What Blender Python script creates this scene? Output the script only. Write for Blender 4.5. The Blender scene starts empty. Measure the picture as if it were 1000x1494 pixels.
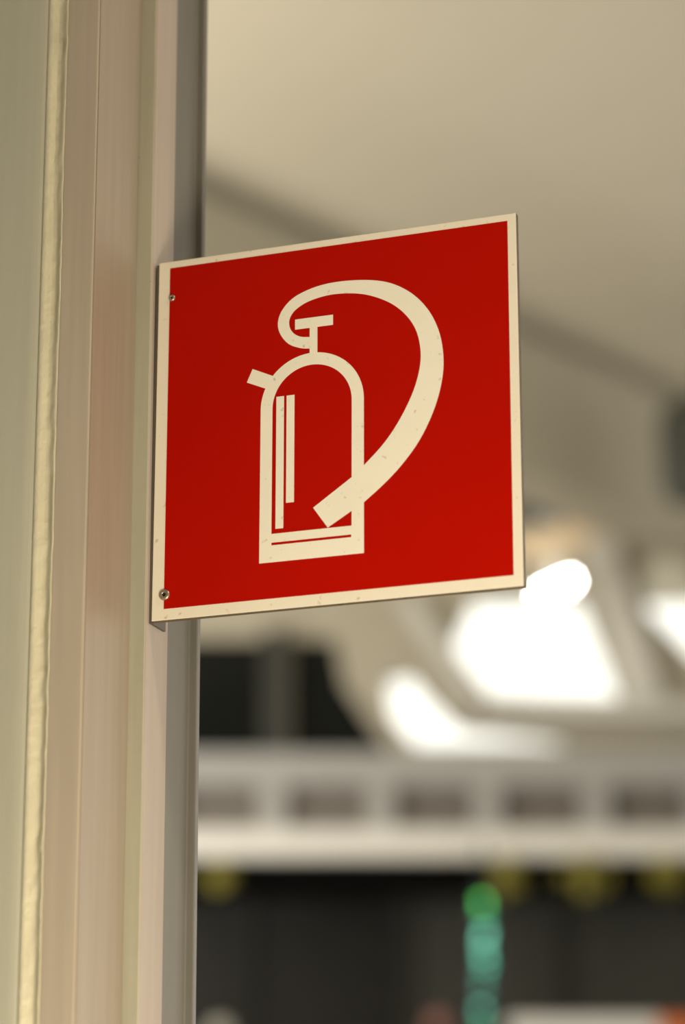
import bpy, bmesh, math, random
from mathutils import Vector, Matrix, noise

random.seed(7)
S = bpy.context.scene
COL = S.collection

# ------------------------------------------------------------------ camera
FPX = 3921.77            # focal length in pixels of a 1000 px wide frame
PITCH = 0.304686
EYE = 1.6
SIGN_O = Vector((-0.09891, 1.34200, EYE + 0.36263))
YAW = 0.343136
cd = bpy.data.cameras.new('camera')
cam = bpy.data.objects.new('camera', cd)
COL.objects.link(cam)
cam.location = (0, 0, EYE)
cam.rotation_euler = (math.pi/2 + PITCH, 0, 0)
cd.sensor_fit = 'HORIZONTAL'
cd.sensor_width = 24.0
cd.lens = FPX*24.0/1000
cd.clip_start = 0.05
cd.clip_end = 300
cd.dof.use_dof = True
cd.dof.focus_distance = 1.40
cd.dof.aperture_fstop = 4.15
cd.dof.aperture_blades = 9
cd.dof.aperture_rotation = 0.3
S.camera = cam

# ------------------------------------------------------------------ sky, lamps, exposure
S.view_settings.view_transform = 'Standard'
S.view_settings.look = 'None'
S.view_settings.exposure = 0.0
S.view_settings.gamma = 1.0
S.view_settings.use_curve_mapping = False
S.cycles.max_bounces = 6
S.cycles.diffuse_bounces = 3
S.cycles.glossy_bounces = 3
S.cycles.transparent_max_bounces = 8
S.cycles.sample_clamp_indirect = 6

w = bpy.data.worlds.new('overcast_sky')
S.world = w
w.use_nodes = True
w.node_tree.nodes['Background'].inputs[0].default_value = (1.0, 0.97, 0.90, 1)
w.node_tree.nodes['Background'].inputs[1].default_value = 1.9


def area(name, loc, target, size, power, color, size_y=None, spread=None):
    l = bpy.data.lights.new(name, 'AREA')
    l.energy = power
    l.color = color
    l.size = size
    if size_y:
        l.shape = 'RECTANGLE'
        l.size_y = size_y
    if spread:
        l.spread = spread
    o = bpy.data.objects.new(name, l)
    COL.objects.link(o)
    o.location = loc
    o.rotation_euler = (Vector(target) - Vector(loc)).to_track_quat('-Z', 'Y').to_euler()
    return o


# low warm fill added in front of the sign to brighten it, ceiling lamp above the sign,
# and unseen fills added to brighten the hall ceiling and the gallery
area('low_fill', (0.157, 0.720, 1.463), (0.0, 1.30, 2.02), 0.30, 7.8, (1.0, 0.90, 0.70))
area('ceiling_lamp', (1.20, 0.24, 3.75), (-0.05, 1.38, 2.0), 0.12, 15, (1.0, 0.86, 0.66))
area('hall_fill', (-3.5, 9.0, 3.2), (-1.5, 11.0, 7.0), 1.2, 190, (1.0, 0.90, 0.74))
area('hall_fill', (-2.8, 13.2, 4.4), (-0.6, 16.2, 5.6), 0.8, 60, (1.0, 0.93, 0.84))


# ------------------------------------------------------------------ helpers
def W(px, py, Y):
    """Point on the ray through a photograph pixel at horizontal distance Y."""
    u = (px - 500)/FPX
    v = (747 - py)/FPX
    d = Vector((u, math.cos(PITCH) - v*math.sin(PITCH), math.sin(PITCH) + v*math.cos(PITCH)))
    return Vector((0, 0, EYE)) + d*(Y/d.y)


def nodes_of(m):
    m.use_nodes = True
    nt = m.node_tree
    return nt, nt.nodes, nt.links, nt.nodes['Principled BSDF']


def paint(name, col, rough=0.5, spec=0.5, var=0.06, scale=3.0, speck=0.0, speck_col=(0.12, 0.09, 0.05),
          speck_scale=220.0, bump=0.0, bump_scale=60.0, metal=0.0, streak=0.0):
    m = bpy.data.materials.new(name)
    nt, N, L, b = nodes_of(m)
    b.inputs['Roughness'].default_value = rough
    b.inputs['Specular IOR Level'].default_value = spec
    b.inputs['Metallic'].default_value = metal
    tc = N.new('ShaderNodeTexCoord')
    n = N.new('ShaderNodeTexNoise')
    n.inputs['Scale'].default_value = scale
    n.inputs['Detail'].default_value = 5
    L.new(tc.outputs['Object'], n.inputs['Vector'])
    mx = N.new('ShaderNodeMix')
    mx.data_type = 'RGBA'
    mx.inputs[6].default_value = (*[c*(1 - var) for c in col], 1)
    mx.inputs[7].default_value = (*[min(1, c*(1 + var)) for c in col], 1)
    L.new(n.outputs['Fac'], mx.inputs[0])
    out = mx.outputs[2]
    if streak:
        mp = N.new('ShaderNodeMapping')
        mp.inputs['Scale'].default_value = (1, 1, 0.04)
        L.new(tc.outputs['Object'], mp.inputs['Vector'])
        n3 = N.new('ShaderNodeTexNoise')
        n3.inputs['Scale'].default_value = 180
        n3.inputs['Detail'].default_value = 3
        L.new(mp.outputs[0], n3.inputs['Vector'])
        r3 = N.new('ShaderNodeMapRange')
        r3.inputs[1].default_value = 0.35
        r3.inputs[2].default_value = 0.65
        r3.inputs[3].default_value = 1 - streak
        r3.inputs[4].default_value = 1 + streak
        L.new(n3.outputs['Fac'], r3.inputs[0])
        mu = N.new('ShaderNodeVectorMath')
        mu.operation = 'SCALE'
        L.new(out, mu.inputs[0])
        L.new(r3.outputs[0], mu.inputs['Scale'])
        out = mu.outputs[0]
    if speck:
        n2 = N.new('ShaderNodeTexNoise')
        n2.inputs['Scale'].default_value = speck_scale
        n2.inputs['Detail'].default_value = 4
        L.new(tc.outputs['Object'], n2.inputs['Vector'])
        r = N.new('ShaderNodeMapRange')
        r.inputs[1].default_value = 0.80 - speck*0.25
        r.inputs[2].default_value = 0.86 - speck*0.22
        L.new(n2.outputs['Fac'], r.inputs[0])
        m2 = N.new('ShaderNodeMix')
        m2.data_type = 'RGBA'
        m2.inputs[7].default_value = (*speck_col, 1)
        L.new(out, m2.inputs[6])
        L.new(r.outputs[0], m2.inputs[0])
        out = m2.outputs[2]
    L.new(out, b.inputs['Base Color'])
    if bump:
        nb = N.new('ShaderNodeTexNoise')
        nb.inputs['Scale'].default_value = bump_scale
        nb.inputs['Detail'].default_value = 4
        L.new(tc.outputs['Object'], nb.inputs['Vector'])
        bp = N.new('ShaderNodeBump')
        bp.inputs['Strength'].default_value = 0.5
        bp.inputs['Distance'].default_value = bump
        L.new(nb.outputs['Fac'], bp.inputs['Height'])
        L.new(bp.outputs[0], b.inputs['Normal'])
    return m


def emit(name, col, strength):
    m = bpy.data.materials.new(name)
    nt, N, L, b = nodes_of(m)
    b.inputs['Base Color'].default_value = (*col, 1)
    b.inputs['Emission Color'].default_value = (*col, 1)
    b.inputs['Emission Strength'].default_value = strength
    return m


def clear_glass(name):
    m = bpy.data.materials.new(name)
    nt, N, L, b = nodes_of(m)
    t = N.new('ShaderNodeBsdfTransparent')
    t.inputs[0].default_value = (0.97, 0.98, 0.97, 1)
    g = N.new('ShaderNodeBsdfGlossy')
    g.inputs['Roughness'].default_value = 0.05
    x = N.new('ShaderNodeMixShader')
    x.inputs[0].default_value = 0.05
    L.new(t.outputs[0], x.inputs[1])
    L.new(g.outputs[0], x.inputs[2])
    L.new(x.outputs[0], N['Material Output'].inputs['Surface'])
    return m


def empty(name, label, cat, loc=(0, 0, 0), rz=0.0, group=None, kind=None):
    o = bpy.data.objects.new(name, None)
    COL.objects.link(o)
    o.location = loc
    o.rotation_euler = (0, 0, rz)
    o.empty_display_size = 0.05
    tag(o, label, cat, group, kind)
    return o


def tag(o, label=None, cat=None, group=None, kind=None):
    if label: o['label'] = label
    if cat: o['category'] = cat
    if group: o['group'] = group
    if kind: o['kind'] = kind
    return o


def obj(name, bm, mat, parent=None, smooth=False, mats=None):
    me = bpy.data.meshes.new(name)
    bmesh.ops.recalc_face_normals(bm, faces=bm.faces)
    bm.to_mesh(me)
    bm.free()
    for m in (mats or [mat]):
        me.materials.append(m)
    if smooth:
        for p in me.polygons:
            p.use_smooth = True
    o = bpy.data.objects.new(name, me)
    COL.objects.link(o)
    if parent:
        o.parent = parent
    return o


def box(bm, a, b, bevel=0.0, mi=0):
    a, b = Vector(a), Vector(b)
    r = bmesh.ops.create_cube(bm, size=1)
    vs = r['verts']
    for v in vs:
        v.co = Vector(((a.x + b.x)/2 + v.co.x*(b.x - a.x), (a.y + b.y)/2 + v.co.y*(b.y - a.y),
                       (a.z + b.z)/2 + v.co.z*(b.z - a.z)))
    fs = set(f for v in vs for f in v.link_faces)
    for f in fs:
        f.material_index = mi
    if bevel:
        es = list(set(e for v in vs for e in v.link_edges))
        bmesh.ops.bevel(bm, geom=es, offset=bevel, segments=2, affect='EDGES', profile=0.5)
    return bm


def boxm(a, b, bevel=0.0):
    return box(bmesh.new(), a, b, bevel)


def bar(bm, p, q, wdt, dep, up=Vector((0, 0, 1))):
    """Rectangular bar from p to q: wdt across (in the plane), dep along Y."""
    p, q = Vector(p), Vector(q)
    t = (q - p).normalized()
    s = t.cross(Vector((0, 1, 0))).normalized()*wdt/2
    d = t.cross(s).normalized()*dep/2
    vs = [bm.verts.new(c + i*s + j*d) for c in (p, q) for i, j in ((-1, -1), (1, -1), (1, 1), (-1, 1))]
    for k in range(4):
        bm.faces.new((vs[k], vs[(k+1) % 4], vs[4+(k+1) % 4], vs[4+k]))
    bm.faces.new(vs[:4])
    bm.faces.new(vs[4:])
    return bm


def prism_z(pts, z0, z1, nz=1, wob=0.0, seed=0.0, bevel_edges=0.0):
    """Plan outline (x, y) extruded up z, optionally a little uneven."""
    bm = bmesh.new()
    rows = []
    for k in range(nz + 1):
        z = z0 + (z1 - z0)*k/nz
        row = []
        for i, (x, y) in enumerate(pts):
            dx = wob*noise.noise(Vector((i*3.7 + seed, 0, z*9)))
            row.append(bm.verts.new((x + dx, y, z)))
        rows.append(row)
    n = len(pts)
    for k in range(nz):
        for i in range(n):
            bm.faces.new((rows[k][i], rows[k][(i+1) % n], rows[k+1][(i+1) % n], rows[k+1][i]))
    bm.faces.new(rows[0])
    bm.faces.new(rows[-1])
    return bm


def rounded(pts, r, idx, seg=3):
    """Round the corners listed in idx of a plan outline."""
    out = []
    n = len(pts)
    for i, p in enumerate(pts):
        if i not in idx:
            out.append(p)
            continue
        p = Vector(p)
        a = (Vector(pts[i-1]) - p)
        b = (Vector(pts[(i+1) % n]) - p)
        ra = min(r, a.length*0.45, b.length*0.45)
        a, b = p + a.normalized()*ra, p + b.normalized()*ra
        for k in range(seg + 1):
            t = k/seg
            q = a*(1-t)**2 + p*2*t*(1-t) + b*t*t
            out.append((q.x, q.y))
    return out


def flat(name, outline, holes, thick, mat, parent=None, bez=False):
    """Filled 2D outline with holes, extruded: mesh lying in local XY, thickness along Z."""
    cu = bpy.data.curves.new(name, 'CURVE')
    cu.dimensions = '2D'
    cu.fill_mode = 'BOTH'
    cu.extrude = thick/2
    for pts in [outline] + list(holes):
        sp = cu.splines.new('POLY')
        sp.points.add(len(pts) - 1)
        for q, p in zip(sp.points, pts):
            q.co = (p[0], p[1], 0, 1)
        sp.use_cyclic_u = True
    tmp = bpy.data.objects.new('tmp', cu)
    COL.objects.link(tmp)
    dg = bpy.context.evaluated_depsgraph_get()
    me = bpy.data.meshes.new_from_object(tmp.evaluated_get(dg))
    bpy.data.objects.remove(tmp)
    me.name = name
    me.materials.clear()
    me.materials.append(mat)
    o = bpy.data.objects.new(name, me)
    COL.objects.link(o)
    if parent:
        o.parent = parent
    return o


def stand(o, y):
    """Turn a flat() mesh upright: x stays, its y becomes z, facing -Y at depth y."""
    for v in o.data.vertices:
        v.co = Vector((v.co.x, y + v.co.z, v.co.y))
    o.data.flip_normals()
    o.data.update()
    return o


def catmull(pts, n=6):
    out = []
    m = len(pts)
    for i in range(m - 1):
        p0 = Vector(pts[max(i-1, 0)]); p1 = Vector(pts[i]); p2 = Vector(pts[i+1]); p3 = Vector(pts[min(i+2, m-1)])
        for k in range(n):
            t = k/n
            q = 0.5*((2*p1) + (-p0+p2)*t + (2*p0-5*p1+4*p2-p3)*t*t + (-p0+3*p1-3*p2+p3)*t**3)
            out.append((q.x, q.y))
    out.append(tuple(pts[-1]))
    return out


# ------------------------------------------------------------------ materials
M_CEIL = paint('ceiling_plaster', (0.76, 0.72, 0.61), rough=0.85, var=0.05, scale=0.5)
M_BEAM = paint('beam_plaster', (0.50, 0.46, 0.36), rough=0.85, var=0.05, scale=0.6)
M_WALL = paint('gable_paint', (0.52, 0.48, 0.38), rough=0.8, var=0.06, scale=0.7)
M_STEEL = paint('roof_steel', (0.68, 0.66, 0.60), rough=0.6, var=0.05, scale=2)
M_GREYSTEEL = paint('grey_mullion_paint', (0.04, 0.041, 0.036), rough=0.6, var=0.05, scale=2)
M_FLOOR = paint('floor_stone', (0.42, 0.37, 0.29), rough=0.6, var=0.12, scale=1.2)
M_DARKGLASS = paint('dark_glass', (0.006, 0.008, 0.008), rough=0.15, spec=0.2, var=0.1, scale=1)
M_DARK = paint('dark_cladding', (0.028, 0.028, 0.024), rough=0.7, spec=0.2, var=0.2, scale=1.5)
M_BLACK = paint('black_recess', (0.004, 0.004, 0.004), rough=0.9, spec=0.1, var=0.1)
M_CREAM = paint('gallery_cream', (0.87, 0.86, 0.82), rough=0.7, var=0.05, scale=2)
M_RAIL = paint('gallery_rail_grey', (0.42, 0.42, 0.41), rough=0.5, var=0.05, scale=2)
M_PANEL = paint('gallery_panel', (0.20, 0.18, 0.16), rough=0.7, var=0.08, scale=2)
M_GLASS = clear_glass('roof_glass')

# ------------------------------------------------------------------ the hall
ZC = 7.0
tag(obj('floor', boxm((-16, -8, -0.2), (18, 30, 0)), M_FLOOR), 'stone floor of the hall', kind='structure')
tag(obj('ceiling', boxm((-16, -8, ZC), (18, 19.5, ZC + 0.3)), M_CEIL), 'smooth beige ceiling above the hall', kind='structure')

tag(obj('wall_rear', boxm((-16, -8, 0), (18, -7.8, ZC)), M_WALL), 'plain unseen wall behind the viewer, added to shade the foreground', kind='structure')  # added out of view to cut the sky light on the foreground

# long dropped beam running away to the right at 41 degrees
p0 = W(300, 262, 11.8)
p1 = W(1000, 572, 14.8)
d = (Vector((p1.x, p1.y, 0)) - Vector((p0.x, p0.y, 0))).normalized()
nrm = Vector((-d.y, d.x, 0))            # away from the viewer
a = Vector((p0.x, p0.y, 0)) - d*7
b = Vector((p0.x, p0.y, 0)) + d*9
bm = bmesh.new()
fr = [a, b, b + nrm*0.34, a + nrm*0.34]
nk = [a + nrm*0.13, b + nrm*0.13, b + nrm*0.30, a + nrm*0.30]      # narrower neck: a shadow gap added to darken the line under the ceiling
rings = [[bm.verts.new((q.x, q.y, z)) for q in pl_] for pl_, z in ((fr, 6.1), (fr, ZC - 0.11), (nk, ZC - 0.11), (nk, ZC + 0.01))]
for lo, hi in zip(rings, rings[1:]):
    for k in range(4):
        bm.faces.new((lo[k], lo[(k+1) % 4], hi[(k+1) % 4], hi[k]))
bm.faces.new(rings[0]); bm.faces.new(rings[-1])
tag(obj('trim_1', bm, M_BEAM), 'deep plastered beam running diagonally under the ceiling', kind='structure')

# shallow rib across the ceiling, square to the beam
q0 = W(1060, 205, 9.6)
bm = bmesh.new()
c0 = Vector((q0.x, q0.y, 0)); e = Vector((-d.y, d.x, 0))
bar(bm, (c0 - e*1.0) + Vector((0, 0, ZC - 0.01)), (c0 + e*6.0) + Vector((0, 0, ZC - 0.01)), 0.02, 0.25)
bm.free()

# end wall with window and roof-light openings
YG = 17.0


def P(px, py, Y=YG):
    q = W(px, py, Y)
    return (q.x, q.z)


wn1 = [P(120, 938), P(386, 938), P(386, 1110), P(120, 1110)]
wn2 = [P(424, 938), P(490, 938), P(502, 1004), P(574, 1110), P(424, 1110)]
open_main = [P(694, 870), P(768, 850), P(846, 868), P(908, 1026), P(712, 1016), P(660, 948)]
open_low = [P(566, 992), P(602, 985), P(628, 1020), P(672, 1062), P(820, 1080), P(820, 1092), P(606, 1092), P(572, 1050)]
open_right = [P(1130, 700), P(990, 782), P(936, 836), P(944, 896), P(1020, 972), P(1130, 1030)]
zt = ZC
outer = [(-5.5, P(0, 1112)[1]), (5.5, P(0, 1112)[1]), (5.5, zt), (-5.5, zt)]
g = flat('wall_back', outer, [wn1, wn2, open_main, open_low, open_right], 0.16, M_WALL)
stand(g, YG)
tag(g, 'pale end wall with dark windows and bright roof lights cut into it', kind='structure')
for pts, nm in ((wn1, 'window_1'), (wn2, 'window_2')):
    o = stand(flat(nm, pts, [], 0.02, M_DARKGLASS), YG - 0.06)
    tag(o, 'dark window pane in the end wall', kind='structure')
for k, pts in enumerate((open_main, open_low, open_right)):
    o = stand(flat('window_%d' % (k + 3), pts, [], 0.01, M_GLASS), YG + 0.04)
    tag(o, 'bright daylit pane between the roof beams', kind='structure')

# steel members standing proud of the end wall
def member(n, pa, pb, wpx, mat, label):
    A, B = P(*pa), P(*pb)
    bm = bar(bmesh.new(), (A[0], YG - 0.20, A[1]), (B[0], YG - 0.20, B[1]), wpx*YG/FPX, 0.2)
    tag(obj(n, bm, mat), label, kind='structure')


member('trim_2', (590, 890), (692, 1036), 26, M_STEEL, 'slanting grey roof beam between the bright openings')
member('trim_3', (700, 1042), (1100, 1052), 26, M_STEEL, 'level grey roof beam under the large bright opening')
member('trim_4', (868, 800), (938, 1036), 44, M_STEEL, 'slanting grey roof beam right of the large bright opening')
member('trim_5', (402, 935), (402, 1110), 34, M_GREYSTEEL, 'dark grey upright between the two dark windows')

# ------------------------------------------------------------------ gallery
YB = 16.2
xl, xr = -5.5, 5.5
def zb(py, Y=YB): return W(0, py, Y).z
gal = empty('gallery', 'pale gallery parapet with square posts crossing the back of the hall', 'gallery', (0, YB, 0))
def gp(name, z0, z1, y0, y1, mat, x0=xl, x1=xr):
    return obj(name, boxm((x0, y0 - YB, z0), (x1, y1 - YB, z1), 0.004), mat, gal)
gp('fascia', zb(1252), zb(1212), YB - 0.05, YB + 0.03, M_CREAM)
gp('infill_panel', zb(1212), zb(1145), YB + 0.10, YB + 0.16, M_PANEL)
gp('top_rail', zb(1145), zb(1098), YB - 0.02, YB + 0.18, M_RAIL)
for px in (82, 240, 398, 556, 712, 870, 1028):
    x = W(px, 1180, YB).x
    gp('post', zb(1212), zb(1145), YB - 0.01, YB + 0.10, M_RAIL, x - 0.085, x + 0.085)

# ------------------------------------------------------------------ below the gallery
tag(obj('wall_front', boxm((-6, 17.4, 0), (6, 17.5, zb(1252) + 0.3)), M_DARK), 'dark wall below the gallery', kind='structure')
tag(obj('trim_6', boxm((-6, YB + 0.04, zb(1275)), (6, 17.35, zb(1216))), M_BLACK), 'black beam under the gallery', kind='structure')
M_SHOPDARK = paint('shop_glass_dark', (0.009, 0.009, 0.008), rough=0.4, spec=0.3, var=0.2)
M_SHOPGLASS = paint('shop_glass', (0.040, 0.041, 0.037), rough=0.3, var=0.2)
sf = empty('shopfront', 'dark glazed shopfront in the shade below the gallery', 'shopfront', (0, 17.0, 0))
for k in range(9):
    x0 = -4.6 + k*1.0
    obj('pane', boxm((x0 + 0.04, 0.10, 0.05), (x0 + 0.96, 0.13, zb(1306, 17))), M_SHOPGLASS if k > 4 else M_SHOPDARK, sf)
    obj('mullion', boxm((x0 - 0.04, 0.02, 0.0), (x0 + 0.04, 0.2, zb(1306, 17)), 0.004), M_DARK, sf)

# green LED strip sign hanging below the gallery
M_CASE = paint('led_case', (0.03, 0.05, 0.045), rough=0.5)
leds = empty('led_sign', 'upright sign of glowing green and teal lamps below the gallery', 'sign', (0, 0, 0))
YL = 15.6
top = W(706, 1300, YL); bot = W(704, 1530, YL)
leds.location = (top.x, YL, bot.z)
obj('case', boxm((-0.045, 0.02, 0), (0.045, 0.07, top.z - bot.z), 0.005), M_CASE, leds)
obj('bracket', boxm((-0.012, 0.03, top.z - bot.z), (0.012, 0.06, zb(1252) - bot.z)), M_CASE, leds)
lamps = [(1316, 704, (0.10, 0.60, 0.10), 4.0), (1331, 706, (0.04, 0.42, 0.18), 2.5), (1360, 708, (0.12, 0.42, 0.30), 5),
         (1372, 705, (0.12, 0.42, 0.30), 5), (1392, 706, (0.12, 0.42, 0.30), 5), (1407, 709, (0.08, 0.40, 0.28), 3.5),
         (1425, 705, (0.07, 0.25, 0.18), 3), (1445, 704, (0.06, 0.22, 0.16), 2.5), (1473, 702, (0.09, 0.33, 0.25), 5), (1500, 703, (0.07, 0.4, 0.2), 3)]
for i, (py, px, c, st) in enumerate(lamps):
    q = W(px, py, YL)
    bm = bmesh.new()
    bmesh.ops.create_uvsphere(bm, u_segments=12, v_segments=8, radius=0.022)
    o = obj('lamp', bm, emit('led_%d' % i, c, st), leds, True)
    o.location = (q.x - top.x, 0, q.z - bot.z)

# yellow-green foliage hanging from the gallery edge
M_LEAF = paint('leaf', (0.42, 0.38, 0.08), rough=0.6, var=0.3, scale=9)
def plant(px, py, wpx, hpx, label):
    c = W(px, py - 7 - hpx*0.5, YB - 0.165)
    root = empty('hanging_plant', label, 'plant', c, 0, 'hanging plants along the gallery edge')
    rw, rh = wpx*YB/FPX/2, hpx*YB/FPX
    bs = bmesh.new(); bl = bmesh.new()
    for s in range(9):
        x = random.uniform(-rw, rw); y = random.uniform(-0.06, 0.05); L = rh*random.uniform(0.55, 1.0)*(1 - 0.4*abs(x)/rw)
        bar(bs, (x*0.5, y, 0.02), (x, y - 0.02, -L), 0.006, 0.006)
        for k in range(16):
            t = random.random()
            p = Vector((x*(0.5 + 0.5*t), y, -L*t)) + Vector((random.uniform(-.03, .03), random.uniform(-.03, .03), 0))
            R = Matrix.Rotation(random.uniform(0, 6.28), 3, 'Z') @ Matrix.Rotation(random.uniform(0.3, 1.4), 3, 'X')
            vs = [bl.verts.new(p + R @ Vector(v)) for v in ((0, 0, 0), (0.018, 0.03, 0.004), (0, 0.065, 0), (-0.018, 0.03, 0.004))]
            bl.faces.new(vs)
    obj('stem', bs, M_LEAF, root)
    obj('hook', boxm((-0.008, -0.01, -0.01), (0.008, 0.112, 0.09)), M_LEAF, root)
    f = obj('foliage', bl, M_LEAF, root)
    f['kind'] = 'stuff'
plant(322, 1300, 26, 40, 'faint dark plant hanging from the gallery beside the steel column')
plant(738, 1298, 60, 52, 'yellow-green plant hanging just above the green lamps')
plant(850, 1298, 80, 56, 'brightest and widest yellow-green hanging plant right of the green lamps')
plant(968, 1296, 50, 48, 'small yellow-green hanging plant at the right end of the row')

# pale awning with an orange end at the very bottom of the view
YA = 15.0
aw = empty('awning', 'pale curved awning with an orange end at the foot of the view', 'awning', (0, YA, 0))
M_AW = paint('awning_white', (0.88, 0.88, 0.87), rough=0.6)
M_OR = paint('awning_orange', (0.75, 0.20, 0.06), rough=0.6)
za = W(0, 1480, YA).z
xa, xb, xc = W(748, 1487, YA).x, W(962, 1487, YA).x, W(1040, 1487, YA).x
def vault(x0, x1, mat, name):
    prof = [(0.0, -0.30), (0.0, -0.06), (0.05, -0.015), (0.14, 0.0), (0.5, 0.02), (0.9, 0.03), (0.9, 0.0), (0.5, -0.02), (0.14, -0.04), (0.03, -0.08), (0.03, -0.30)]
    bm = bmesh.new()
    r0 = [bm.verts.new((x0, y, za + z)) for y, z in prof]
    r1 = [bm.verts.new((x1, y, za + z)) for y, z in prof]
    n = len(prof)
    for k in range(n):
        bm.faces.new((r0[k], r0[(k+1) % n], r1[(k+1) % n], r1[k]))
    bm.faces.new(r0); bm.faces.new(r1)
    return obj(name, bm, mat, aw)
vault(xa, xb, M_AW, 'canopy')
o = vault(xb, xc, M_OR, 'end_panel'); o['label'] = 'orange end panel'
for x in (xa + 0.03, xc - 0.05):
    obj('post', boxm((x - 0.025, 0.05, 0), (x + 0.025, 0.10, za - 0.05)), M_DARK, aw)

# tube lamp by the roof lights
tl = empty('tube_light', 'bright tube lamp slanting across the top of the large roof light', 'lamp', (0, 0, 0))
A, B = W(836, 845, 16.0), W(786, 868, 16.0)
tl.location = A
v = B - A
bm = bmesh.new()
R = v.to_track_quat('Z', 'Y').to_matrix().to_4x4()
bmesh.ops.create_cone(bm, cap_ends=True, segments=16, radius1=0.022, radius2=0.022, depth=v.length,
                      matrix=Matrix.Translation(v/2) @ R)
obj('tube', bm, emit('tube_glow', (1.0, 0.97, 0.88), 60), tl, True)
bm = bar(bmesh.new(), Vector((0, 0.09, 0)), v + Vector((0, 0.09, 0)), 0.07, 0.05)
obj('housing', bm, M_STEEL, tl)
M_REF = paint('lamp_reflector', (0.72, 0.56, 0.36), rough=0.5)
ra, rb = W(862, 772, 16.1) - A, W(752, 800, 16.1) - A
o = obj('reflector', bar(bmesh.new(), ra, rb, 0.17, 0.03), M_REF, tl)
o['label'] = 'tan reflector panel above the tube'
bm = bar(bmesh.new(), v*0.5 + Vector((0, 0.10, 0)), v*0.5 + Vector((0, 0.10, ZC - A.z - v.z*0.5)), 0.02, 0.02)
obj('hanger', bm, M_STEEL, tl)

# dark fixtures against the beam
M_DUCT = paint('duct_grey', (0.07, 0.075, 0.062), rough=0.6)
c = W(775, 746, 15.2)
sp = empty('loudspeaker', 'small dark loudspeaker hanging under the beam just right of the red sign', 'loudspeaker', (c.x, c.y, c.z))
obj('body', boxm((-0.35, -0.12, -0.075), (0.19, 0.12, 0.075), 0.03), M_DUCT, sp)
obj('bracket', boxm((-0.02, -0.02, 0.04), (0.02, 0.02, ZC - c.z)), M_DUCT, sp)
c = W(1050, 660, 13.6)
dk = empty('ventilation_duct', 'dark grey-green duct dropping past the beam at the right edge', 'duct', (c.x, c.y, c.z))
bm = bmesh.new()
box(bm, (-0.32, -0.15, -0.30), (0.35, 0.15, 0.30), 0.12)
obj('duct_body', bm, M_DUCT, dk)
obj('hanger', boxm((-0.02, -0.02, 0.26), (0.02, 0.02, ZC - c.z)), M_DUCT, dk)

# ------------------------------------------------------------------ steel column (sign coordinates)
M_PA = paint('paint_olive', (0.415, 0.395, 0.305), rough=0.45, var=0.05, scale=9, speck=0.16, bump=0.0004, bump_scale=120, streak=0.03)
M_PB = paint('paint_putty', (0.40, 0.33, 0.25), rough=0.55, var=0.05, scale=9, speck=0.16, bump=0.0004, bump_scale=150, streak=0.04)
M_PC = paint('paint_cream', (0.385, 0.36, 0.27), rough=0.45, var=0.06, scale=12, speck=0.18, bump=0.0006, bump_scale=140, streak=0.04)
M_SEAL = paint('old_sealant', (0.57, 0.515, 0.36), rough=0.5, var=0.12, scale=40, speck=0.25, bump=0.0022, bump_scale=160)
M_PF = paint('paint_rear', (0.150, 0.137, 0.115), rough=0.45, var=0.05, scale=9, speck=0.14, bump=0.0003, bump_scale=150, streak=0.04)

LEAN = 0.0048           # the column stands very slightly out of plumb
cshift = LEAN*2.06 + 0.0004
colr = empty('steel_column', 'stepped cream-painted steel column that carries the red sign', 'column',
             (SIGN_O.x + cshift*math.cos(YAW), SIGN_O.y - cshift*math.sin(YAW), 0), -YAW)
colr.rotation_euler = (0, -LEAN, -YAW)
mm = 0.001
def pm(l): return [(x*mm, y*mm) for x, y in l]
Z0, Z1 = 0.0, ZC
NZ = 350
face = rounded(pm([(-260, -58.3), (-46.5, -58.3), (-42.0, -57.2), (-42.0, -40), (-260, -40)]), 3*mm, (1, 2))
obj('face_panel', prism_z(face, Z0, Z1, 1), M_PA, colr)
bx = rounded(pm([(-31, -57), (-12.2, -57), (-12.2, 0), (-31, 0)]), 1.2*mm, (0, 1))
obj('box_section', prism_z(bx, Z0, Z1, NZ, 0.0003, 2), M_PB, colr)
M_PS = paint('side_shade', (0.31, 0.25, 0.185), rough=0.5, var=0.06, scale=9, speck=0.16, bump=0.0004, bump_scale=150, streak=0.04)  # thin added skin; its darker colour paints in the shade of this side
obj('shade_strip', prism_z(pm([(-12.4, -56.2), (-11.6, -56.2), (-11.6, -3.2), (-12.4, -3.2)]), Z0, Z1, 1), M_PS, colr)
an = rounded(pm([(-12.2, -3), (-3.0, -3), (-3.0, 25), (-12.2, 25)]), 0.6*mm, (1,))
M_PE = paint('paint_pinkish', (0.40, 0.325, 0.265), rough=0.5, var=0.06, scale=12, speck=0.18, bump=0.0005, bump_scale=140, streak=0.04)
obj('edge_strip', prism_z(rounded(pm([(-3.0, -2.3), (-2.4, -2.0), (-2.4, 25), (-3.0, 25)]), 0.2*mm, (1,)), 0.0, ZC, 1), M_PE, colr)
obj('angle_section', prism_z(an, Z0, Z1, NZ, 0.0003, 5), M_PC, colr)
rr = rounded(pm([(-40, 25), (-3.2, 25), (1.6, 45), (6.2, 45), (6.2, 49), (-40, 120)]), 0.8*mm, (2, 3))
obj('rear_section', prism_z(rr, Z0, Z1, 1), M_PF, colr)
bk = pm([(-260, -39), (-42.5, -39), (-31.5, -20), (-31.5, 119), (-260, 119)])
obj('core', prism_z(bk, Z0, Z1, 1), M_PB, colr)
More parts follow.
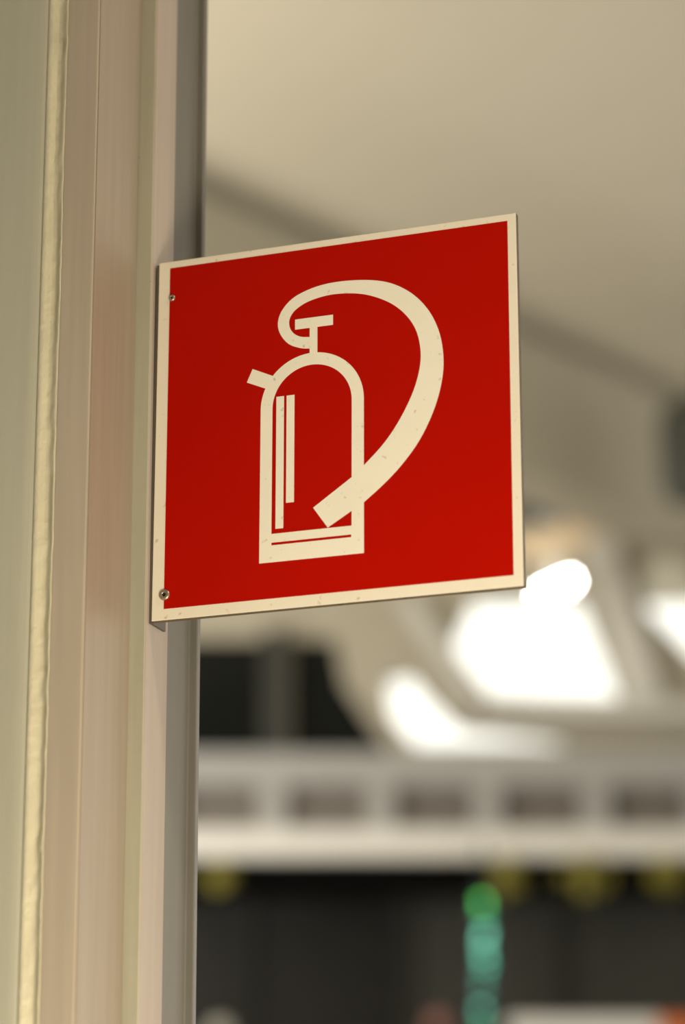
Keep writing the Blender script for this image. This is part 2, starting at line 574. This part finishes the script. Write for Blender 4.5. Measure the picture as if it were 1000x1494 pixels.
# lumpy sealant bead in the joint between the face panel and the box section
bm = bmesh.new()
rows = []
zs = [1.3 + i*0.0025 for i in range(560)]
for z in zs:
    row = []
    wv = noise.noise(Vector((0, 1.3, z*18)))*1.0 + noise.noise(Vector((4, 0, z*70)))*0.9
    wv2 = noise.noise(Vector((7, 2.3, z*14)))*0.9 + noise.noise(Vector((9, 0, z*90)))*0.8
    for t in (0, .08, .17, .26, .36, .46, .55, .64, .72, .79, .85, .90, .95, 1.0):
        x = -42.2 + 12.2*t + (0.75*wv2 if 0.4 < t < 0.97 else 0)
        y = -56.4 - 1.5*math.exp(-((t - 0.15)/0.13)**2) + (2.0 + 0.9*wv)*math.exp(-((t - 0.62 - 0.10*wv2)/0.16)**2)
        y -= (1.0 + 0.5*wv2)*math.exp(-((t - 0.90)/0.06)**2)
        row.append(bm.verts.new((x*mm, y*mm, z)))
    row.append(bm.verts.new((-30.3*mm, -48*mm, z)))
    row.append(bm.verts.new((-42.2*mm, -48*mm, z)))
    rows.append(row)
for k in range(len(rows) - 1):
    n = len(rows[k])
    for i in range(n):
        bm.faces.new((rows[k][i], rows[k][(i+1) % n], rows[k+1][(i+1) % n], rows[k+1][i]))
bm.faces.new(rows[0]); bm.faces.new(rows[-1])
o = obj('sealant_bead', bm, M_SEAL, colr, True)
o['label'] = 'lumpy yellowish sealant bead'

# ------------------------------------------------------------------ the sign
M_EN = paint('sign_cream', (0.80, 0.72, 0.58), rough=0.32, var=0.05, scale=25, speck=0.62, speck_col=(0.56, 0.47, 0.32), speck_scale=200)
M_RED = paint('sign_red', (0.41, 0.0040, 0.0), rough=0.28, spec=0.06, var=0.05, scale=14)
M_PIC = paint('print_cream', (0.84, 0.78, 0.64), rough=0.35, var=0.05, scale=25, speck=0.62, speck_col=(0.58, 0.50, 0.36), speck_scale=230)
M_EDGE = paint('worn_edge', (0.13, 0.095, 0.06), rough=0.6, var=0.2, scale=60, speck=0.75, speck_col=(0.03, 0.02, 0.012), speck_scale=260)
M_RIV = paint('rivet_metal', (0.45, 0.38, 0.28), rough=0.35, metal=0.9, var=0.1, scale=300)
M_HOLE = paint('rivet_hole', (0.01, 0.008, 0.006), rough=0.8)
M_GAP = paint('bracket_metal', (0.12, 0.10, 0.075), rough=0.5, metal=0.3, speck=0.4)

sign = empty('fire_extinguisher_sign', 'square red projecting sign with cream border and fire extinguisher pictogram', 'sign', SIGN_O, -YAW)
TH = 4.2*mm
bm = bmesh.new()
box(bm, (0, 0, 0), (0.2, TH, 0.2))
bmesh.ops.bevel(bm, geom=bm.edges[:], offset=0.45*mm, segments=2, affect='EDGES', profile=0.5)
for f in bm.faces:
    f.material_index = 0 if abs(f.normal.y) > 0.85 or (f.normal.x < -0.5) else 1
pl = obj('plate', bm, None, sign, mats=[M_EN, M_EDGE])

def decal(name, pts, holes, lift, mat, parent):
    o = flat(name, pm(pts), [pm(h) for h in holes], 0.08*mm, mat, parent)
    stand(o, -lift*mm)
    return o
decal('red_field', [(6.6, 196.0), (195.3, 196.0), (194.9, 6.1), (6.9, 6.1)][::-1], [], 0.05, M_RED, sign)
# extinguisher body: outline with its inside cut out
def arch(cx, cy, r, n=40):
    return [(cx + r*math.cos(math.pi*k/n), cy + r*math.sin(math.pi*k/n)) for k in range(n + 1)]
cxb = 88.25
body = [(59.7, 25.3), (116.6, 25.3)] + arch(cxb, 108.6, 28.5)
body_in = [(66.3, 40.5), (110.0, 40.5)] + arch(cxb, 108.6, 21.9)
slit = [(66.3, 34.4), (109.8, 34.4), (109.8, 35.8), (66.3, 35.8)]
pic = decal('pictogram', body, [body_in, slit], 0.15, M_PIC, sign)
hose_o = catmull([(86.9, 139.6), (81.7, 140.5), (75.2, 143.6), (70.6, 149.4), (69.0, 155.8), (71.2, 162.8), (77.7, 169.3), (88.1, 173.3), (99.8, 174.9), (114.1, 174.3), (126.9, 171.9), (137.1, 167.3), (146.2, 160.0), (153.5, 150.1), (158.3, 137.9), (160.0, 124.0), (158.6, 110.8), (154.1, 96.4), (146.5, 81.8), (136.4, 69.2), (126.3, 59.8), (116.9, 52.4)], 5) + [(97.1, 40.7)]
hose_i = [(89.1, 52.2), (110.0, 66.3)] + catmull([(116.9, 72.2), (127.7, 82.8), (136.6, 95.2), (143.6, 109.0), (147.2, 121.5), (147.6, 131.9), (145.2, 142.5), (139.8, 151.4), (132.0, 158.7), (121.8, 164.2), (111.5, 167.2), (98.6, 168.2), (86.8, 166.3), (79.4, 162.7), (75.9, 158.4), (75.5, 153.8), (77.6, 149.6), (81.7, 146.9), (86.9, 146.0)], 5)
decal('hose', hose_o + hose_i, [], 0.20, M_PIC, pic)
decal('neck', [(86.9, 136.0), (91.2, 136.0), (91.2, 152.0), (86.9, 152.0)], [], 0.25, M_PIC, pic)
decal('lever', [(78.7, 151.1), (99.9, 151.1), (99.9, 156.8), (78.7, 156.8)], [], 0.30, M_PIC, pic)
decal('spout', [(51.8, 125.0), (64.5, 119.4), (68.5, 125.9), (55.0, 132.2)], [], 0.20, M_PIC, pic)
decal('long_stripe', [(68.5, 43.0), (72.8, 43.0), (72.8, 115.0), (68.5, 115.0)], [], 0.20, M_PIC, pic)
decal('short_stripe', [(74.2, 56.4), (78.6, 56.4), (78.6, 115.0), (74.2, 115.0)], [], 0.20, M_PIC, pic)
# folded mounting flange behind the left edge
bm = bmesh.new()
box(bm, (-1.6*mm, 0.6*mm, -0.6*mm), (-0.1*mm, 19*mm, 0.199))
box(bm, (-0.1*mm, TH, 1.0*mm), (16*mm, TH + 1.4*mm, 0.199))
obj('mounting_flange', bm, M_GAP, sign)
def rivet(x, z, r):
    bm = bmesh.new()
    prof = [(0.0, 0.35), (0.32, 0.35), (0.34, 0.95), (0.55, 1.1), (0.8, 0.95), (0.97, 0.5), (1.0, 0.0)]
    n = 28
    rings = []
    for rr_, hh in prof:
        if rr_ == 0:
            rings.append([bm.verts.new((0, -hh*1.0*mm, 0))])
        else:
            rings.append([bm.verts.new((r*rr_*math.cos(2*math.pi*k/n)*mm, -hh*mm, r*rr_*math.sin(2*math.pi*k/n)*mm)) for k in range(n)])
    for i in range(len(rings) - 1):
        A_, B_ = rings[i], rings[i+1]
        for k in range(n):
            if len(A_) == 1:
                f = bm.faces.new((A_[0], B_[k], B_[(k+1) % n])); f.material_index = 1
            else:
                f = bm.faces.new((A_[k], B_[k], B_[(k+1) % n], A_[(k+1) % n])); f.material_index = 1 if i == 1 else 0
    o = obj('rivet', bm, None, sign, True, mats=[M_RIV, M_HOLE])
    o.location = (x*mm, -0.05*mm, z*mm)
rivet(8.1, 178.6, 1.9)
rivet(7.2, 13.7, 3.0)

# two small round lamps on posts, only their tops in view
def post_lamp(px, py, Y, r, col, label):
    c = W(px, py, Y)
    t = empty('post_lamp', label, 'lamp', (c.x, Y, 0))
    bm = bmesh.new()
    bmesh.ops.create_uvsphere(bm, u_segments=20, v_segments=12, radius=r)
    g_ = obj('globe', bm, paint('globe_paint', col, rough=0.4), t, True)
    g_.location = (0, 0, c.z)
    obj('post', boxm((-0.02, -0.02, 0), (0.02, 0.02, c.z - r*0.9)), M_DARK, t)
post_lamp(640, 1494, 15.4, 0.07, (0.30, 0.13, 0.11), 'dull red round lamp at the bottom edge left of the green lamps')
post_lamp(322, 1506, 15.4, 0.07, (0.45, 0.44, 0.38), 'pale round lamp at the bottom edge beside the steel column')
